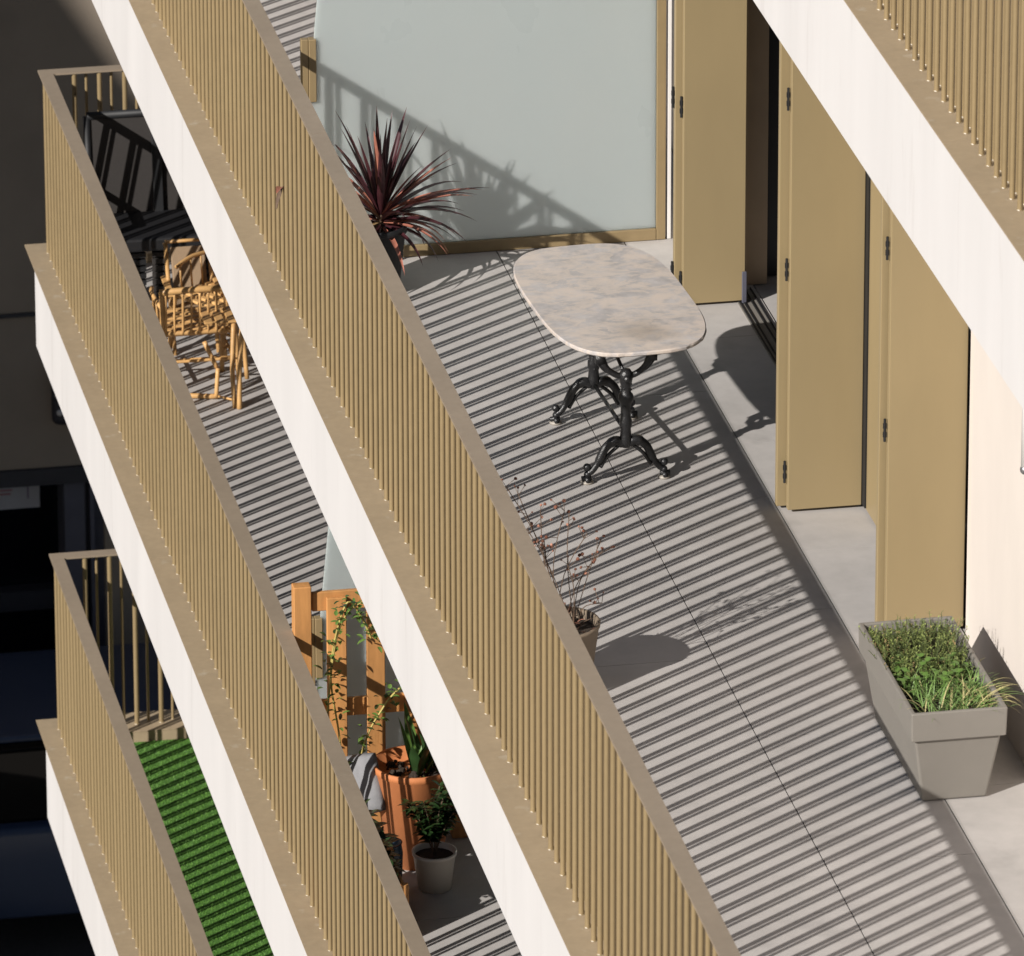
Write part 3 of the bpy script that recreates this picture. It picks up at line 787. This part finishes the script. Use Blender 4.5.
def stool():
    t = thing('folding_stool', 'honey coloured wooden folding stand with two long slim legs on the deck', 'stool', (.72, 1.50, Z1))
    for n, pts, r in (('leg', [(.035, -.02, 0), (.045, .02, .22), (.075, .09, .43)], .0135), ('leg', [(.015, .0, 0), (.01, .03, .20), (.03, .10, .42)], .012),
                      ('leg', [(-.06, .12, .02), (-.045, .15, .16)], .011), ('strut', [(-.05, .16, .16), (-.105, .2, .29)], .012), ('foot_bar', [(-.24, .18, .016), (-.05, .13, .016)], .014),
                      ('brace', [(-.06, .13, .02), (.05, .0, .03)], .006), ('leg', [(.10, .13, .10), (.085, .17, .36)], .012)):
        bm = BM(); tube(bm, smoothpts(pts, 4), r, 8); link(n, bm, M['rattan'], t, True)
    bm = BM()
    for k in range(4): box(bm, -.12 + k * .06, -.12 + k * .06 + .045, .08, .30, .425, .437)
    bevel(bm, .003, 1); link('seat', bm, M['rattan'], t)
stool()
def sofa():
    t = thing('garden_sofa', 'black garden sofa with strapped back by the end railing', 'sofa', (.72, 3.05, Z1))
    bm = BM(); box(bm, -.42, .55, -.06, .36, .30, .375); bevel(bm, .015, 2); link('seat', bm, M['blackchair'], t)
    Mr = Matrix.Translation((0, .36, .36)) @ Matrix.Rotation(math.radians(-10), 4, 'X')
    bm = BM(); box(bm, -.425, .545, -.006, .006, .0, .52, M=Mr); link('back_mesh', bm, M['chairmesh'], t)
    for x in (-.10, .22): link('back_post', bbox(0, .05, -.03, -.008, .0, .5, .004), M['black'], t).matrix_local = Mr @ Matrix.Translation((x, 0, 0))
    bm = BM()
    for x in (-.43, .55): tube(bm, [Mr @ Vector((x, 0, -.05)), Mr @ Vector((x, 0, .53))], .02, 8)
    tube(bm, [Mr @ Vector((-.43, 0, .53)), Mr @ Vector((.55, 0, .53))], .022, 8); tube(bm, [Mr @ Vector((-.43, .02, .26)), Mr @ Vector((.55, .02, .26))], .014, 8)
    link('back_frame', bm, M['black'], t, True)
    for x in (-.40, .06, .52):
        for y in (-.03, .33):
            bm = BM(); box(bm, x - .022, x + .022, y - .022, y + .022, .001, .299); bevel(bm, .004, 1); link('leg', bm, M['black'], t)
    for k in range(8):
        x = -.40 + k * .118
        bm = BM()
        for q in range(7): box(bm, x, x + .085, .0, .02, .02 + q * .038, .02 + q * .038 + .026)
        box(bm, x + .004, x + .081, .0205, .03, .01, .295); link('skirt_slats', bm, M['black'] if k % 2 else M['chairmesh'], t)
    for x in (-.44, .54):
        bm = BM(); box(bm, x - .02, x + .02, -.06, .36, .52, .55); box(bm, x - .018, x + .018, -.05, -.015, .376, .52); bevel(bm, .006, 1); link('armrest', bm, M['black'], t)
sofa()

# ------------------------------------------------------------------ lowest balcony: artificial grass
Z0 = -2 * H + ZF
bm = BM(); box(bm, .222, XF - .006, YN, YE - .160, -.073, ZF - .012)
tag(link('lawn_backing', bm, M['lawn'], loc=(0, 0, -2 * H)), kind='structure')
bm = BM()
for k in range(85000):
    x, y = R.uniform(.225, 1.25), R.uniform(-.9, YE - .165)
    if k > 77000: x, y = R.uniform(.3, 2.0), R.uniform(YN, -.9)
    a = R.uniform(0, 2 * PI); c, s = math.cos(a), math.sin(a); wd = .0022; h = R.uniform(.004, .009)
    bx, by = R.gauss(0, .004), R.gauss(0, .004)
    v = [bm.verts.new((x - c * wd, y - s * wd, 0)), bm.verts.new((x + c * wd, y + s * wd, 0)), bm.verts.new((x + bx, y + by, h))]
    bm.faces.new(v).material_index = 0 if R.random() < .6 else 1
tag(link('artificial_grass', bm, [M['turf'], M['turf2']], loc=(0, 0, Z0 - .012)), 'short bright green artificial grass on the lowest balcony', 'grass', kind='stuff')

# ------------------------------------------------------------------ street: ground, pavement, wall, shop front, car
bm = BM(); bmesh.ops.create_grid(bm, x_segments=4, y_segments=4, size=900)
tag(link('ground', bm, M['asphalt'], loc=(0, 0, GZ)), kind='structure')
bm = BM(); box(bm, -12, 30, 11.36, 12.2, GZ - .05, GZ + .13); bevel(bm, .01, 1)
tag(link('pavement', bm, M['paving']), kind='structure')
st = thing('street_building', 'dark street building with a shop window, seen below the end of the balconies', 'building', (0, 12, 0))
bm = BM()
box(bm, -9, 26, .0, 6, -7.29, 1.5); box(bm, 1.52, 26, .0, 6, GZ, -7.292); box(bm, -9, -2.4, 0, 6, GZ, -7.292)
link('wall', bm, M['bgwall'], st)
bm = BM(); box(bm, -9, 26, -.02, -.001, -6.262, -6.238); link('string_course', bm, M['bgdark'], st)
bm = BM(); box(bm, -2.398, 1.27, .35, .40, GZ + .13, -7.30); link('shop_window', bm, M['shopglass'], st)
bm = BM()
box(bm, -2.398, 1.518, -.03, .30, -7.40, -7.293); box(bm, -2.398, 1.27, .22, .34, -8.35, -8.22); box(bm, -2.398, 1.27, .05, .34, GZ + .13, -8.95)
link('shop_frame', bm, M['bgdark'], st)
bm = BM(); box(bm, 1.27, 1.40, .02, .34, GZ + .13, -7.402); box(bm, 1.43, 1.455, -.01, .3, GZ + .13, -7.402); box(bm, 1.40, 1.43, .10, .3, GZ + .13, -7.402); box(bm, 1.455, 1.519, .05, .3, GZ + .13, -7.402); link('pillar', bm, M['bgpillar'], st)
nt_ = thing('paper_notice', 'pale paper notice with lines of print stuck inside the dark shop window', 'notice', (.84, 12.34, -7.48))
bm = BM(); box(bm, -.28, .315, -.004, 0, -.215, .03); link('sheet', bm, M['paper'], nt_)
bm = BM()
for z, a, b in ((-.012, -.24, .22), (-.045, -.18, .16),): box(bm, a, b, -.006, -.0045, z - .008, z + .006)
box(bm, -.25, -.24, -.006, -.0045, -.18, -.02); box(bm, .235, .245, -.006, -.0045, -.15, -.02)
link('print', bm, M['ink'], nt_)
bm = BM()
for z, a, b in ((-.085, -.14, .14), (-.110, -.14, .13), (-.14, -.12, .06)): box(bm, a, b, -.006, -.0045, z - .005, z + .005)
link('print', bm, M['inkr'], nt_)
sg = thing('wall_sign', 'dark rounded wall sign edged with small pale bulbs on the street building', 'sign', (1.32, 11.93, -6.78))
bm = BM(); box(bm, -.13, .5, -.05, .05, -.20, .26); bevel(bm, .05, 4); link('panel', bm, M['bgdark'], sg)
for p in ((-.10, .14), (-.095, .02), (-.085, -.10), (-.0, -.165), (.12, -.165)):
    bm = BM(); ball(bm, (p[0], -.052, p[1]), .022, 2); link('bulb', bm, M['lens'], sg, True)

def car():
    t = thing('parked_car', 'dark blue car parked on the street below the balconies', 'car', (.55, 10.42, GZ))
    # side profile (x along the street, z up), lofted over y
    body = [(-2.1, .35), (-2.12, .62), (-2.0, .80), (-1.2, .93), (1.35, .95), (2.05, .88), (2.15, .6), (2.1, .35)]
    cab = [(-1.25, .93), (-.62, 1.36), (-.3, 1.44), (.75, 1.45), (1.35, 1.36), (1.85, .96)]
    def loft(pr, ys):
        bm = BM(); rows = []
        for y, ins, dz in ys:
            n = len(pr); cx = sum(p[0] for p in pr) / n
            rows.append([bm.verts.new((cx + (p[0] - cx) * (1 - ins), y, p[1] + dz)) for p in pr])
        for a, b in zip(rows[:-1], rows[1:]):
            for i in range(len(pr)): 
                j = (i + 1) % len(pr); bm.faces.new((a[i], a[j], b[j], b[i]))
        bm.faces.new(rows[0][::-1]); bm.faces.new(rows[-1]); bmesh.ops.recalc_face_normals(bm, faces=bm.faces[:]); return bm
    bm = loft(body, ((-.86, .03, -.02), (-.80, .0, 0), (.80, 0, 0), (.86, .03, -.02))); bevel(bm, .03, 2); link('body', bm, M['car'], t, True)
    bm = loft(cab, ((-.76, .02, -.02), (-.62, .03, -.01), (.62, .03, -.01), (.76, .02, -.02))); bevel(bm, .02, 2); link('window', bm, M['carglass'], t, True)
    bm = BM(); box(bm, -.62, 1.32, -.66, .66, 1.41, 1.465); bevel(bm, .025, 3); link('roof', bm, M['car'], t, True)
    for y in (-.80, .80):
        for x in (-1.28, 1.30):
            bm = BM(); tube(bm, [(x, y - .09, .315), (x, y + .09, .315)], .312, 28); wl = link('wheel', bm, M['rubber'], t)
            bm = BM(); s = -1 if y < 0 else 1; tube(bm, [(x, y + s * .091, .315), (x, y + s * .10, .315)], .20, 24); link('rim', bm, M['alloy'], wl)
    for x in (-2.09, 2.10):
        for y in (-.6, .6):
            bm = BM(); ball(bm, (x * .985, y, .70), .09, 2); link('headlight' if x < 0 else 'tail_light', bm, M['lens'] if x < 0 else M['tomato'], t, True)
car()

# house across the street (its gable throws the shade over the street)
hs = thing('house', 'rendered gabled house across the street, outside the picture on the left', 'house', (-14, 0, GZ))
bm = BM(); box(bm, -9, 0, -2.0, 16, 0, 15.6); link('wall', bm, M['house'], hs)
bm = BM()
pr = [(.14, 15.602), (6.64, 23.1), (13.2, 15.602)]
a = [bm.verts.new((0, y, z)) for y, z in pr]; b = [bm.verts.new((-9, y, z)) for y, z in pr]
bm.faces.new(a); bm.faces.new(b[::-1])
for i in range(3): bm.faces.new((a[i], a[i - 1], b[i - 1], b[i]))
bmesh.ops.recalc_face_normals(bm, faces=bm.faces[:]); link('roof', bm, M['roof'], hs)
